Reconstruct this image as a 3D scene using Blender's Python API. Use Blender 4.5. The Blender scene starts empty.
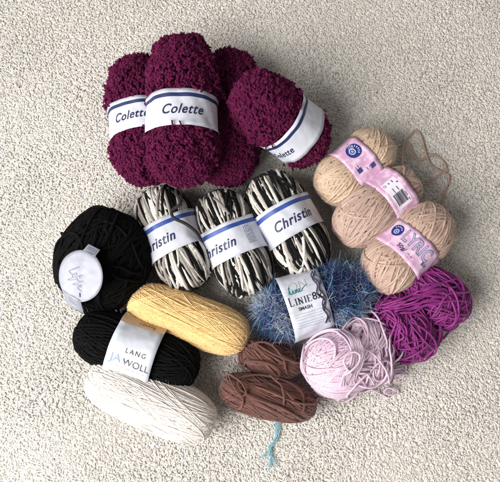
import bpy, bmesh, math
import numpy as np
from mathutils import Vector, Matrix

R = math.radians
SC = bpy.context.scene
COL = SC.collection

# ------------------------------------------------------------------ camera
TILT = R(10.0)
DIST = 0.603                      # metres from the lens to the middle of the floor in view
FOV = 2 * math.atan(250 / 603.0)
cam_d = bpy.data.cameras.new('camera')
cam = bpy.data.objects.new('camera', cam_d)
COL.objects.link(cam)
cam.location = (0, -DIST * math.sin(TILT), DIST * math.cos(TILT))
cam.rotation_euler = (TILT, 0, 0)
cam_d.sensor_fit = 'HORIZONTAL'
cam_d.angle = FOV
cam_d.clip_start = 0.01
cam_d.clip_end = 50
SC.camera = cam

# ------------------------------------------------------------------ light
w = bpy.data.worlds.new('World')
SC.world = w
w.use_nodes = True
bg = w.node_tree.nodes['Background']
bg.inputs[0].default_value = (1.0, 0.97, 0.935, 1)
bg.inputs[1].default_value = 0.25
ld = bpy.data.lights.new('window_light', 'AREA')
ld.shape = 'RECTANGLE'
ld.size = 1.05
ld.size_y = 1.05
ld.energy = 41.0
ld.color = (1.0, 0.975, 0.94)
lamp = bpy.data.objects.new('window_light', ld)
COL.objects.link(lamp)
lamp.location = (-0.90, -0.52, 0.95)
lamp.rotation_euler = (Vector((0.0, 0.02, 0)) - lamp.location).to_track_quat('-Z', 'Y').to_euler()
SC.view_settings.view_transform = 'Standard'
SC.view_settings.look = 'None'
SC.view_settings.gamma = 1
SC.view_settings.exposure = 0.0

# ------------------------------------------------------------------ pixel <-> place (real distances on the floor)
CT, ST = math.cos(TILT), math.sin(TILT)
def at(u, v, z=0.0):
    """the point at height z seen at pixel (u, v) of the 500 x 482 photograph"""
    dx, dy = (u - 250) / 603.0, (241 - v) / 603.0
    d = np.array([dx, dy * CT + ST, dy * ST - CT])
    o = np.array(cam.location)
    return o + d * ((z - o[2]) / d[2])
def mpp(u, v, z):
    p = at(u, v, z) - np.array(cam.location)
    return float(p @ np.array([0, ST, -CT])) / 603.0

# ------------------------------------------------------------------ noise
def smooth_noise(n, step, rng):
    m = int(n / step) + 4
    k = rng.normal(size=m)
    x = np.arange(n) / step + 1
    i = x.astype(int); f = x - i
    f = f * f * (3 - 2 * f)
    return k[i] * (1 - f) + k[np.minimum(i + 1, m - 1)] * f
def field(p, freq, rng, n=10):
    """smooth random scalar over 3-D points"""
    out = np.zeros(len(p))
    for _ in range(n):
        k = rng.normal(size=3) * freq
        out += np.sin(p @ k + rng.uniform(0, 6.28))
    return out / math.sqrt(n / 2)

# ------------------------------------------------------------------ mesh builder
class MB:
    def __init__(s):
        s.v, s.f4, s.f3, s.c, s.uv, s.n = [], [], [], [], [], 0
    def add(s, v, q=None, t=None, c=(1, 1, 1), uv=None):
        v = np.asarray(v, float).reshape(-1, 3)
        if q is not None and len(q): s.f4.append(np.asarray(q, np.int64).reshape(-1, 4) + s.n)
        if t is not None and len(t): s.f3.append(np.asarray(t, np.int64).reshape(-1, 3) + s.n)
        c = np.asarray(c, float)
        if c.ndim == 1: c = np.tile(c, (len(v), 1))
        s.c.append(c)
        s.uv.append(np.zeros((len(v), 2)) if uv is None else np.asarray(uv, float))
        s.v.append(v); s.n += len(v)
    def build(s, name, mat, parent=None, origin=(0, 0, 0), smooth=True):
        v = np.concatenate(s.v) - np.asarray(origin, float)
        q = np.concatenate(s.f4) if s.f4 else np.zeros((0, 4), np.int64)
        t = np.concatenate(s.f3) if s.f3 else np.zeros((0, 3), np.int64)
        c = np.concatenate(s.c); uv = np.concatenate(s.uv)
        me = bpy.data.meshes.new(name)
        li = np.concatenate([q.ravel(), t.ravel()]).astype(np.int32)
        ls = np.concatenate([np.arange(len(q)) * 4, len(q) * 4 + np.arange(len(t)) * 3]).astype(np.int32)
        me.vertices.add(len(v)); me.vertices.foreach_set('co', v.astype(np.float32).ravel())
        me.loops.add(len(li)); me.loops.foreach_set('vertex_index', li)
        me.polygons.add(len(ls)); me.polygons.foreach_set('loop_start', ls)
        me.update(calc_edges=True)
        me.polygons.foreach_set('use_smooth', np.full(len(ls), smooth))
        at_ = me.color_attributes.new('Col', 'FLOAT_COLOR', 'POINT')
        at_.data.foreach_set('color', np.concatenate([c, np.ones((len(c), 1))], 1).astype(np.float32).ravel())
        ul = me.uv_layers.new(name='UV')
        ul.data.foreach_set('uv', uv[li].astype(np.float32).ravel())
        me.validate()
        me.materials.append(mat)
        o = bpy.data.objects.new(name, me)
        COL.objects.link(o)
        if parent is not None:
            o.parent = parent
        else:
            o.location = origin
        return o

def tube(mb, P, N, rad, sides=6, c=(1, 1, 1), cap=True):
    """one tube along P with N as its outward side; the uv seam runs on the inward side"""
    P = np.asarray(P, float); n = len(P)
    T = np.gradient(P, axis=0); T /= np.linalg.norm(T, axis=1, keepdims=True) + 1e-12
    N = N - (N * T).sum(1, keepdims=True) * T
    N /= np.linalg.norm(N, axis=1, keepdims=True) + 1e-12
    B = np.cross(T, N)
    rad = np.broadcast_to(np.asarray(rad, float), (n,))
    ang = np.linspace(-math.pi, math.pi, sides + 1)
    V = P[:, None] + rad[:, None, None] * (-np.cos(ang + math.pi)[None, :, None] * N[:, None] + np.sin(ang)[None, :, None] * B[:, None])
    L = np.concatenate([[0], np.cumsum(np.linalg.norm(np.diff(P, axis=0), axis=1))])
    uv = np.stack(np.broadcast_arrays(L[:, None], np.arange(sides + 1)[None] / sides), -1).reshape(-1, 2)
    i = np.arange(n - 1)[:, None] * (sides + 1); j = np.arange(sides)[None]
    q = np.stack([i + j, i + j + 1, i + j + sides + 2, i + j + sides + 1], -1).reshape(-1, 4)
    c = np.asarray(c, float)
    if c.ndim == 2: c = np.repeat(c, sides + 1, axis=0)
    mb.add(V.reshape(-1, 3), q, None, c, uv)

def worms(mb, P, rad, sides=5, c=None, rng=None, caps=True):
    """many short tubes at once: P (M, K, 3), rad (M, K), c (M, 3)"""
    M, K = P.shape[:2]
    T = np.gradient(P, axis=1); T /= np.linalg.norm(T, axis=2, keepdims=True) + 1e-12
    ref = rng.normal(size=(M, 1, 3))
    N = ref - (ref * T).sum(2, keepdims=True) * T
    N /= np.linalg.norm(N, axis=2, keepdims=True) + 1e-12
    B = np.cross(T, N)
    a = np.arange(sides) * 2 * math.pi / sides
    V = P[:, :, None] + rad[:, :, None, None] * (np.cos(a)[None, None, :, None] * N[:, :, None] + np.sin(a)[None, None, :, None] * B[:, :, None])
    base = (np.arange(M) * K * sides)[:, None, None]
    i = (np.arange(K - 1) * sides)[None, :, None]; j = np.arange(sides)[None, None]; j2 = (j + 1) % sides
    q = np.stack([base + i + j, base + i + j2, base + i + sides + j2, base + i + sides + j], -1).reshape(-1, 4)
    V = V.reshape(-1, 3)
    cc = np.repeat(c, K * sides, axis=0)
    L = np.concatenate([np.zeros((M, 1)), np.cumsum(np.linalg.norm(np.diff(P, axis=1), axis=2), axis=1)], 1)
    uv = np.stack(np.broadcast_arrays(L[:, :, None], (np.arange(sides) / sides)[None, None]), -1).reshape(-1, 2)
    t = None
    if caps:
        tip = P[:, -1] + T[:, -1] * rad[:, -1:] * 0.8
        ti = len(V) + np.arange(M)[:, None]
        last = (np.arange(M) * K * sides)[:, None] + (K - 1) * sides
        jj = np.arange(sides)[None]
        t = np.stack([last + jj, last + (jj + 1) % sides, np.broadcast_to(ti, (M, sides))], -1).reshape(-1, 3)
        V = np.concatenate([V, tip]); cc = np.concatenate([cc, c])
        uv = np.concatenate([uv, np.stack([L[:, -1], np.zeros(M)], 1)])
    mb.add(V, q, t, cc, uv)

def hairs(mb, P, wid, c, rng):
    """many fine flat fibres: P (M, K, 3)"""
    M, K = P.shape[:2]
    T = np.gradient(P, axis=1); T /= np.linalg.norm(T, axis=2, keepdims=True) + 1e-12
    S = np.cross(T, rng.normal(size=(M, 1, 3))); S /= np.linalg.norm(S, axis=2, keepdims=True) + 1e-12
    wv = np.broadcast_to(np.asarray(wid, float).reshape(-1, 1, 1), (M, 1, 1)) * np.linspace(1, 0.35, K)[None, :, None]
    V = np.stack([P - S * wv, P + S * wv], 2).reshape(-1, 3)
    b = (np.arange(M) * K * 2)[:, None] + (np.arange(K - 1) * 2)[None]
    q = np.stack([b, b + 1, b + 3, b + 2], -1).reshape(-1, 4)
    mb.add(V, q, None, np.repeat(c, K * 2, axis=0))

# ------------------------------------------------------------------ materials
def new_mat(name):
    m = bpy.data.materials.new(name); m.use_nodes = True
    return m, m.node_tree.nodes, m.node_tree.links, m.node_tree.nodes['Principled BSDF']
def yarn_mat(name, rough=0.85, sheen=0.25, pitch=0.003, plies=2, bump=0.6, spec=0.2, var=0.18, tint=(1, 1, 1), nscale=900):
    m, N, L, b = new_mat(name)
    a = N.new('ShaderNodeAttribute'); a.attribute_name = 'Col'
    nz = N.new('ShaderNodeTexNoise'); nz.inputs['Scale'].default_value = nscale; nz.inputs['Detail'].default_value = 3
    tc = N.new('ShaderNodeTexCoord'); L.new(tc.outputs['Object'], nz.inputs['Vector'])
    mr = N.new('ShaderNodeMapRange'); mr.inputs['To Min'].default_value = 1 - var; mr.inputs['To Max'].default_value = 1 + var
    mr.inputs['From Min'].default_value = 0.3; mr.inputs['From Max'].default_value = 0.7
    L.new(nz.outputs['Fac'], mr.inputs['Value'])
    mx = N.new('ShaderNodeMix'); mx.data_type = 'RGBA'; mx.blend_type = 'MULTIPLY'; mx.inputs['Factor'].default_value = 1
    L.new(a.outputs['Color'], mx.inputs[6]); L.new(mr.outputs['Result'], mx.inputs[7])
    L.new(mx.outputs[2], b.inputs['Base Color'])
    b.inputs['Roughness'].default_value = rough
    b.inputs['Specular IOR Level'].default_value = spec
    b.inputs['Sheen Weight'].default_value = sheen
    b.inputs['Sheen Roughness'].default_value = 0.5
    b.inputs['Sheen Tint'].default_value = (*tint, 1)
    uv = N.new('ShaderNodeUVMap'); uv.uv_map = 'UV'
    sx = N.new('ShaderNodeSeparateXYZ'); L.new(uv.outputs['UV'], sx.inputs[0])
    m1 = N.new('ShaderNodeMath'); m1.operation = 'MULTIPLY'; m1.inputs[1].default_value = 2 * math.pi * plies / pitch; L.new(sx.outputs[0], m1.inputs[0])
    m2 = N.new('ShaderNodeMath'); m2.operation = 'MULTIPLY_ADD'; m2.inputs[1].default_value = 2 * math.pi * plies; L.new(sx.outputs[1], m2.inputs[0]); L.new(m1.outputs[0], m2.inputs[2])
    m3 = N.new('ShaderNodeMath'); m3.operation = 'SINE'; L.new(m2.outputs[0], m3.inputs[0])
    m4 = N.new('ShaderNodeMath'); m4.operation = 'MULTIPLY_ADD'; m4.inputs[1].default_value = 0.35; L.new(m3.outputs[0], m4.inputs[0]); L.new(nz.outputs['Fac'], m4.inputs[2])
    bp = N.new('ShaderNodeBump'); bp.inputs['Strength'].default_value = bump; bp.inputs['Distance'].default_value = 0.0006
    L.new(m4.outputs[0], bp.inputs['Height']); L.new(bp.outputs['Normal'], b.inputs['Normal'])
    return m
def paper_mat(name, ca, cb=None, scale=60, rough=0.5, lo=0.45, hi=0.6):
    m, N, L, b = new_mat(name)
    tc = N.new('ShaderNodeTexCoord')
    nz = N.new('ShaderNodeTexNoise'); nz.inputs['Scale'].default_value = scale; nz.inputs['Detail'].default_value = 4
    L.new(tc.outputs['Object'], nz.inputs['Vector'])
    mr = N.new('ShaderNodeMapRange'); mr.inputs['From Min'].default_value = lo; mr.inputs['From Max'].default_value = hi
    L.new(nz.outputs['Fac'], mr.inputs['Value'])
    mx = N.new('ShaderNodeMix'); mx.data_type = 'RGBA'
    mx.inputs[6].default_value = (*ca, 1); mx.inputs[7].default_value = (*(cb or tuple(x * 0.94 for x in ca)), 1)
    L.new(mr.outputs['Result'], mx.inputs['Factor']); L.new(mx.outputs[2], b.inputs['Base Color'])
    b.inputs['Roughness'].default_value = rough
    b.inputs['Specular IOR Level'].default_value = 0.35
    n2 = N.new('ShaderNodeTexNoise'); n2.inputs['Scale'].default_value = 45; L.new(tc.outputs['Object'], n2.inputs['Vector'])
    bp = N.new('ShaderNodeBump'); bp.inputs['Strength'].default_value = 0.45; bp.inputs['Distance'].default_value = 0.006
    L.new(n2.outputs['Fac'], bp.inputs['Height']); L.new(bp.outputs['Normal'], b.inputs['Normal'])
    return m
INK, N_, L_, b_ = new_mat('printing_ink')
a_ = N_.new('ShaderNodeAttribute'); a_.attribute_name = 'Col'; L_.new(a_.outputs['Color'], b_.inputs['Base Color']); b_.inputs['Roughness'].default_value = 0.5
WHITE_PAPER = paper_mat('white_label_paper', (0.60, 0.62, 0.70))
PINK_PAPER = paper_mat('pink_mottled_paper', (0.66, 0.38, 0.58), (0.76, 0.58, 0.72), scale=150)
SILVER_PAPER = paper_mat('silver_white_paper', (0.58, 0.61, 0.68), rough=0.32)
YARN = yarn_mat('plied_yarn', pitch=0.0036, bump=0.3, sheen=0.04, spec=0.15)
WOOL = yarn_mat('soft_wool_yarn', sheen=0.3, pitch=0.004, bump=0.28)
BLACKWOOL = yarn_mat('black_wool_yarn', sheen=0.0, spec=0.10, pitch=0.004, bump=0.3)
COTTON = yarn_mat('mercerised_cotton_yarn', rough=0.5, sheen=0.1, spec=0.35, pitch=0.0034, bump=0.2)
CHENILLE = yarn_mat('chenille_yarn', rough=0.9, sheen=0.28, spec=0.04, bump=0.2, var=0.2, tint=(0.9, 0.25, 0.55))
LASH = yarn_mat('eyelash_yarn', rough=0.55, sheen=0.1, spec=0.3, bump=0.0, var=0.2)
PILE = yarn_mat('carpet_pile_yarn', rough=0.95, sheen=0.1, spec=0.05, pitch=0.003, bump=0.5, var=0.1)

def let_light_through(m, amount):
    N, L = m.node_tree.nodes, m.node_tree.links
    b = N['Principled BSDF']; out = N['Material Output']
    t = N.new('ShaderNodeBsdfTranslucent'); x = N.new('ShaderNodeMixShader'); x.inputs[0].default_value = amount
    L.new(b.inputs['Base Color'].links[0].from_socket, t.inputs['Color'])
    L.new(b.outputs[0], x.inputs[1]); L.new(t.outputs[0], x.inputs[2]); L.new(x.outputs[0], out.inputs['Surface'])
let_light_through(PILE, 0.12)
let_light_through(LASH, 0.25)

# ------------------------------------------------------------------ things
def thing(name, label, cat, base, group=None):
    o = bpy.data.objects.new(name, None)
    o.empty_display_size = 0.02
    COL.objects.link(o); o.location = base
    o['label'] = label; o['category'] = cat
    if group: o['group'] = group
    return o

class Ball:
    """an oblong ball of yarn: X runs along its length, Z is its top side"""
    def __init__(s, u, v, z, ang, hl, hw, hz=None, pitch=0, roll=0, n=2.5, pinch=0.0, px=0.0, pw=0.02, seed=1, th=0.0035, taper=0.0):
        s.ctr = at(u, v, z); k = mpp(u, v, z)
        s.a, s.b = hl * k, hw * k
        s.c = (hz if hz is not None else hw) * k
        s.a, s.b, s.c = s.a - th, s.b - th, s.c - th
        s.taper = taper
        s.n, s.pinch, s.px, s.pw = n, pinch, px, pw
        a, p = R(ang), R(pitch)
        X = np.array([math.cos(a) * math.cos(p), math.sin(a) * math.cos(p), math.sin(p)])
        Z = np.array([0, 0, 1.0]) - X[2] * X; Z /= np.linalg.norm(Z)
        Y = np.cross(Z, X); r = R(roll)
        Y, Z = Y * math.cos(r) + Z * math.sin(r), Z * math.cos(r) - Y * math.sin(r)
        s.M = np.stack([X, Y, Z])            # rows: local axes in the world
        s.rng = np.random.default_rng(seed)
        s.base = np.array([s.ctr[0], s.ctr[1], 0.0])
    def surf(s, d):
        """unit directions -> local surface points and outward normals"""
        e = d / ((np.abs(d[:, :1]) ** s.n + (d[:, 1:2] ** 2 + d[:, 2:] ** 2) ** (s.n / 2)) ** (1 / s.n))
        p = e * np.array([s.a, s.b, s.c])
        if s.taper:
            p[:, 1:] *= 1 - s.taper * p[:, :1] / s.a
        if s.pinch:
            f = 1 - s.pinch * np.exp(-((p[:, 0] - s.px) / s.pw) ** 4)
            p[:, 1] *= f; p[:, 2] *= f
        g = np.stack([np.abs(e[:, 0]) ** (s.n - 1) * np.sign(e[:, 0]) / s.a, e[:, 1] / s.b, e[:, 2] / s.c], 1)
        return p, g / np.linalg.norm(g, axis=1, keepdims=True)
    def world(s, p):
        return p @ s.M + s.ctr
    def rel(s, p):
        return p @ s.M + s.ctr - s.base
    def core(s, mb, k=0.96, c=(1, 1, 1), nu=28, nv=40):
        th = np.linspace(0.02, math.pi - 0.02, nu); ph = np.arange(nv) * 2 * math.pi / nv
        d = np.stack([np.cos(th)[:, None] + 0 * ph[None], np.sin(th)[:, None] * np.cos(ph)[None], np.sin(th)[:, None] * np.sin(ph)[None]], -1).reshape(-1, 3)
        p, _ = s.surf(d)
        i = np.arange(nu - 1)[:, None] * nv; j = np.arange(nv)[None]; j2 = (j + 1) % nv
        q = np.stack([i + j, i + nv + j, i + nv + j2, i + j2], -1).reshape(-1, 4)
        mb.add(s.rel(p * k), q, None, c)

def wind(B, mb, bundles, dia, colour, K=46, sides=6, jit=0.5, H=2.5, flat=1.0, cfun=None, cvar=0.08, rise=0.55, fuzz=0, fuzz_len=0.003, band=None, gap=1.12, rough=0.3):
    """wind ONE continuous strand round the ball. bundles: (tilt deg, azimuth deg, first offset, last offset, loops, spread deg)"""
    rng = B.rng
    Rm = (B.a + B.b + B.c) / 3
    nlat = max(20, int(math.pi * Rm / (dia * 0.8))); nlon = 2 * nlat
    G = np.zeros((nlat, nlon))
    allP, allN, allC = [], [], []
    sarr = np.arange(K) * 2 * math.pi / K
    for (al, ph, o0, o1, cnt, spread) in bundles:
        s0 = rng.uniform(0, 6.28)
        room = abs(math.asin(max(-1, min(1, o1))) - math.asin(max(-1, min(1, o0)))) * (B.b + B.c) / 2
        if abs(o1 - o0) > 0.08: cnt = max(2, min(cnt, int(room / (dia * gap))))
        wob = rng.normal(size=2) * 0.03
        for k in range(cnt):
            f = (k + 0.5) / cnt
            A = R(al) + rng.normal() * 0.012 * jit + wob[0]
            F = R(ph + spread * (f - 0.5)) + rng.normal() * 0.02 * jit
            off = o0 + (o1 - o0) * f + rng.normal() * 0.008 * jit
            Nn = np.array([math.sin(A), math.cos(A) * math.cos(F), math.cos(A) * math.sin(F)])
            e1 = np.array([math.cos(A), -math.sin(A) * math.cos(F), -math.sin(A) * math.sin(F)])
            e2 = np.cross(Nn, e1)
            ss = sarr + s0
            j1 = smooth_noise(K, 7, rng); j1 = j1 + (j1[0] - j1[-1]) * np.linspace(0, 1, K)
            offs = off + j1 * 0.010 * jit
            d = np.cos(ss)[:, None] * e1 + np.sin(ss)[:, None] * e2 + offs[:, None] * Nn
            d /= np.linalg.norm(d, axis=1, keepdims=True)
            la = np.clip((np.arccos(np.clip(d[:, 0], -1, 1)) / math.pi * nlat).astype(int), 0, nlat - 1)
            lo = ((np.arctan2(d[:, 2], d[:, 1]) / (2 * math.pi) + 0.5) * nlon).astype(int) % nlon
            z = np.maximum(G[la, lo], np.maximum(G[la, (lo + 1) % nlon], G[la, lo - 1]) * 0.6)
            z = (np.roll(z, 1) + z + np.roll(z, -1)) / 3
            z = np.maximum(z, 0)
            G[la, lo] = np.maximum(G[la, lo], z + dia * rise)
            zz = H * dia * (1 - np.exp(-z / (H * dia)))
            p, nrm = B.surf(d)
            zz = zz + dia * (0.35 + rough * (0.6 * rng.normal() + 0.5 * smooth_noise(K, 9, rng)))
            if band:                                   # the paper presses the yarn flat where it runs round
                x0, hw, lift = band
                cap = lift - 0.0012 - dia * 0.5
                over = np.clip((np.abs(p[:, 0] - x0) - hw * 1.03) / 0.007, 0, 1)
                lim = cap + over * over * (3 - 2 * over) * H * dia * 1.6
                zz = np.minimum(zz, lim)
            if k == 0:
                allP.append(p[:1] * 0.7); allN.append(nrm[:1]); allC.append(np.ones(1))
            allP.append(p + nrm * zz[:, None]); allN.append(nrm)
            allC.append(np.full(K, 1 + rng.normal() * cvar))
        # between two lays the strand passes through the inside of the ball
        for q in (allP[-1][-1:] * 0.7, allP[-1][-1:] * 0.15):
            allP.append(q); allN.append(allN[-1][-1:]); allC.append(allC[-1][-1:])
    P = np.concatenate(allP); N = np.concatenate(allN); C = np.concatenate(allC)
    if cfun is not None:
        L = np.concatenate([[0], np.cumsum(np.linalg.norm(np.diff(P, axis=0), axis=1))])
        col = cfun(L, rng) * C[:, None]
    else:
        col = np.asarray(colour)[None] * C[:, None]
    rad = dia * 0.5 * (1 + 0.16 * smooth_noise(len(P), 4, rng))
    tube(mb, B.rel(P), N @ B.M, rad, sides, np.clip(col, 0, 1))
    if fuzz:
        i = rng.integers(0, len(P), fuzz)
        fuzz_hairs(mb, B.rel(P[i]), (N @ B.M)[i], fuzz_len, col[i], rng)
    return P, N

def tangle(B, mb, n, dia, colour, lift=(0.002, 0.008), length=(0.05, 0.14), zmin=-0.3, cvar=0.1, curl=1.0):
    """slack strands wandering over the top of a ball"""
    rng = B.rng
    for _ in range(n):
        d = rng.normal(size=3); d[2] = abs(d[2]) * 0.8 + zmin * 0.3; d /= np.linalg.norm(d)
        t = np.cross(d, rng.normal(size=3)); t /= np.linalg.norm(t)
        Rm = (B.a + B.b + B.c) / 3
        st = 0.005; m = int(rng.uniform(*length) / st)
        turn = rng.normal() * 0.22 * curl; pts = []
        for k in range(m):
            turn = 0.8 * turn + 0.13 * curl * rng.normal()
            b = np.cross(d, t); t = t + b * turn; t /= np.linalg.norm(t)
            d = d + t * st / Rm; d /= np.linalg.norm(d)
            if d[2] < zmin and len(pts) > 4: break
            t = t - (t @ d) * d; t /= np.linalg.norm(t)
            pts.append(d.copy())
        m = len(pts); p, nr = B.surf(np.array(pts))
        h = rng.uniform(*lift) * np.sin(np.linspace(0.0, math.pi, m)) ** 0.7 + 0.0012
        P = catmull(p + nr * (h + 0.0008 * smooth_noise(m, 3, rng))[:, None], 4)
        N = np.repeat(nr, 4, axis=0)[:len(P)]
        N = np.concatenate([N, np.repeat(N[-1:], len(P) - len(N), 0)])
        P = B.rel(P)
        P[:, 2] = np.maximum(P[:, 2], 0.001)
        cc = np.clip(np.asarray(colour) * (1 + rng.normal() * cvar), 0, 1)
        flat_ = 1 + 0.12 * smooth_noise(len(P), 5, rng)
        tube(mb, P, N @ B.M, dia / 2 * flat_, 6, cc)
        q = rng.integers(0, len(P), 70)
        fuzz_hairs(mb, P[q], (N @ B.M)[q], 0.0016, np.tile(cc, (70, 1)), rng, wid=0.00004, K=4)

def fuzz_hairs(mb, P, N, ln, col, rng, wid=0.00005, K=5, curl=1.3):
    M = len(P)
    dr = N * 0.6 + rng.normal(size=(M, 3)) * 0.9; dr /= np.linalg.norm(dr, axis=1, keepdims=True)
    side = rng.normal(size=(M, 3)) * curl
    t = np.linspace(0, 1, K)[None, :, None]
    l = (ln * rng.uniform(0.4, 1.4, M))[:, None, None]
    Q = P[:, None] + l * (t * dr[:, None] + t * t * side[:, None] * 0.5)
    hairs(mb, Q, np.full(M, wid), np.clip(col * 1.05, 0, 1), rng)

def golden_bundles(n, loops, al, width, rng, jit_al=4, spread=0, start=0.0):
    out = []
    for k in range(n):
        ph = start + k * 137.508
        out.append((al + rng.normal() * jit_al, ph, -width + rng.normal() * 0.02, width + rng.normal() * 0.02, loops, spread))
    return out

# ---- paper bands and what is printed on them
class Band:
    def __init__(s, B, x0, hw, lift=0.0022, squash=1.0):
        s.B, s.x0, s.hw = B, x0, hw
        f = 1 - B.pinch
        s.b, s.c = B.b * f + lift, (B.c * f + lift) * squash
        t = np.linspace(-math.pi, math.pi, 721)
        y, z = -s.b * np.sin(t), s.c * np.cos(t)
        l = np.concatenate([[0], np.cumsum(np.hypot(np.diff(y), np.diff(z)))])
        s.t, s.l = t, l - np.interp(0, t, l)
        s.per = l[-1]
        s.ph = B.rng.uniform(0, 6, 4)
    def map(s, x, arc, off=0.0):
        """x along the ball from the band's middle, arc round the band from its top"""
        th = np.interp(((np.asarray(arc) + s.per / 2) % s.per) - s.per / 2, s.l, s.t)
        x = np.asarray(x, float)
        wav = 0.0005 * np.sin(3 * th + s.ph[0]) + 0.00035 * np.sin(7 * th + s.ph[1]) + 0.0004 * np.sin(5 * th + s.ph[2] + x * 90) + 0.00022 * np.sin(13 * th + s.ph[3] + x * 260) - 0.00028 * np.exp(-((np.sin(2 * th + s.ph[1] + x * 30)) / 0.09) ** 2)
        # the two edges lift a little where the yarn bulges under them
        wav = wav + 0.0007 * (np.abs(x) / s.hw) ** 4
        nb = np.stack([0 * th, -np.sin(th) * s.c, np.cos(th) * s.b], -1); nb /= np.linalg.norm(nb, axis=-1, keepdims=True)
        xe = x * (1 + 0.02 * np.sin(2 * th + s.ph[3]))
        p = np.stack([s.x0 + xe, -s.b * np.sin(th), s.c * np.cos(th)], -1) + nb * (wav + off)[..., None]
        return s.B.rel(p.reshape(-1, 3))
    def build(s, parent, mat, name='paper_band'):
        mb = MB(); nx, na = 9, 128
        x = np.linspace(-s.hw, s.hw, nx); a = np.arange(na) * s.per / na
        X, A = np.meshgrid(x, a, indexing='ij')
        vo = s.map(X.ravel(), A.ravel(), np.zeros(nx * na)); vi = s.map(X.ravel(), A.ravel(), np.full(nx * na, -0.0004))
        i = np.arange(nx - 1)[:, None] * na; j = np.arange(na)[None]; j2 = (j + 1) % na
        qo = np.stack([i + j, i + na + j, i + na + j2, i + j2], -1).reshape(-1, 4)
        n = nx * na
        e0 = np.stack([j[0], j2[0], n + j2[0], n + j[0]], -1)
        e1 = np.stack([j[0], n + j[0], n + j2[0], j2[0]], -1) + (nx - 1) * na
        e1 = e1.reshape(-1, 4)
        mb.add(np.concatenate([vo, vi]), np.concatenate([qo, qo[:, ::-1] + n, e0, e1]))
        s.obj = mb.build(name, mat, parent)
        return s.obj
    def patch(s, mb, x1, x2, a1, a2, c, off=0.00018):
        na = max(2, int(abs(a2 - a1) / 0.0015) + 1); nx = max(2, int(abs(x2 - x1) / 0.003) + 1)
        X, A = np.meshgrid(np.linspace(x1, x2, nx), np.linspace(a1, a2, na), indexing='ij')
        v = s.map(X.ravel(), A.ravel(), np.full(X.size, off))
        i = np.arange(nx - 1)[:, None] * na; j = np.arange(na - 1)[None]
        q = np.stack([i + j, i + na + j, i + na + j + 1, i + j + 1], -1).reshape(-1, 4)
        mb.add(v, q, None, c)
    def put(s, mb, verts2, tris, x0, a0, c, mode='around', rot=0, off=0.00030):
        X, Y = verts2[:, 0], verts2[:, 1]
        if rot: X, Y = X * math.cos(rot) - Y * math.sin(rot), X * math.sin(rot) + Y * math.cos(rot)
        if mode == 'around': xx, aa = x0 + Y, a0 + X
        elif mode == 'axis': xx, aa = x0 + X, a0 - Y
        v = s.map(xx, aa, np.full(len(X), off))
        mb.add(v, None, tris, c)

def flat_text(txt, width=None, height=None, shear=0.0, bold=0.0, space=1.0, step=0.0015, xs=1.0):
    """triangles of a line of writing, centred on its middle, width or cap height in metres"""
    cu = bpy.data.curves.new('writing', 'FONT')
    cu.body = txt; cu.shear = shear; cu.offset = bold; cu.space_character = space; cu.fill_mode = 'FRONT'; cu.resolution_u = 4
    o = bpy.data.objects.new('writing', cu); COL.objects.link(o)
    dg = bpy.context.evaluated_depsgraph_get()
    me = bpy.data.meshes.new_from_object(o.evaluated_get(dg))
    bpy.data.objects.remove(o); bpy.data.curves.remove(cu)
    bm = bmesh.new(); bm.from_mesh(me); bpy.data.meshes.remove(me)
    co = np.array([v.co[:2] for v in bm.verts])
    lo, hi = co.min(0), co.max(0); c = (lo + hi) / 2
    k = width / (hi[0] - lo[0]) if width else height / (hi[1] - lo[1])
    for v in bm.verts:
        v.co = ((v.co.x - c[0]) * k * xs, (v.co.y - c[1]) * k, 0)
    W = (hi[0] - lo[0]) * k * xs
    for q in np.arange(-W / 2 + step, W / 2, step):
        bmesh.ops.bisect_plane(bm, geom=bm.verts[:] + bm.edges[:] + bm.faces[:], plane_co=(q, 0, 0), plane_no=(1, 0, 0))
    Hh = (hi[1] - lo[1]) * k
    for q in np.arange(-Hh / 2 + step, Hh / 2, step):
        bmesh.ops.bisect_plane(bm, geom=bm.verts[:] + bm.edges[:] + bm.faces[:], plane_co=(0, q, 0), plane_no=(0, 1, 0))
    bmesh.ops.triangulate(bm, faces=bm.faces[:])
    bm.verts.index_update()
    v = np.array([x.co[:2] for x in bm.verts]); t = np.array([[y.index for y in f.verts] for f in bm.faces])
    bm.free()
    return v, t
def flat_rects(rects):
    """(x, y, w, h) rectangles, split finely"""
    V, T = [], []
    for (x, y, w_, h_) in rects:
        nx = max(1, int(w_ / 0.0015)); ny = max(1, int(h_ / 0.0015))
        n0 = len(V)
        for i in range(nx + 1):
            for j in range(ny + 1): V.append((x + w_ * i / nx, y + h_ * j / ny))
        for i in range(nx):
            for j in range(ny):
                a = n0 + i * (ny + 1) + j; b = a + ny + 1
                T += [(a, b, b + 1), (a, b + 1, a + 1)]
    return np.array(V), np.array(T)
def flat_disc(r0, r1, n=40, cx=0, cy=0):
    t = np.arange(n) * 2 * math.pi / n
    V, T = [], []
    rs = np.linspace(r0, r1, 6)
    for r in rs: V += [(cx + r * math.cos(a), cy + r * math.sin(a)) for a in t]
    for k in range(5):
        for i in range(n):
            a, b = k * n + i, k * n + (i + 1) % n
            T += [(a, a + n, b + n), (a, b + n, b)]
    return np.array(V), np.array(T)
def catmull(P, m=10):
    P = np.asarray(P, float)
    Q = np.concatenate([[2 * P[0] - P[1]], P, [2 * P[-1] - P[-2]]])
    out = []
    for i in range(1, len(Q) - 2):
        t = np.linspace(0, 1, m, endpoint=False)[:, None]
        a, b, c, d = Q[i - 1], Q[i], Q[i + 1], Q[i + 2]
        out.append(0.5 * (2 * b + (c - a) * t + (2 * a - 5 * b + 4 * c - d) * t ** 2 + (3 * b - a - 3 * c + d) * t ** 3))
    out.append(P[-1:])
    return np.concatenate(out)
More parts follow.
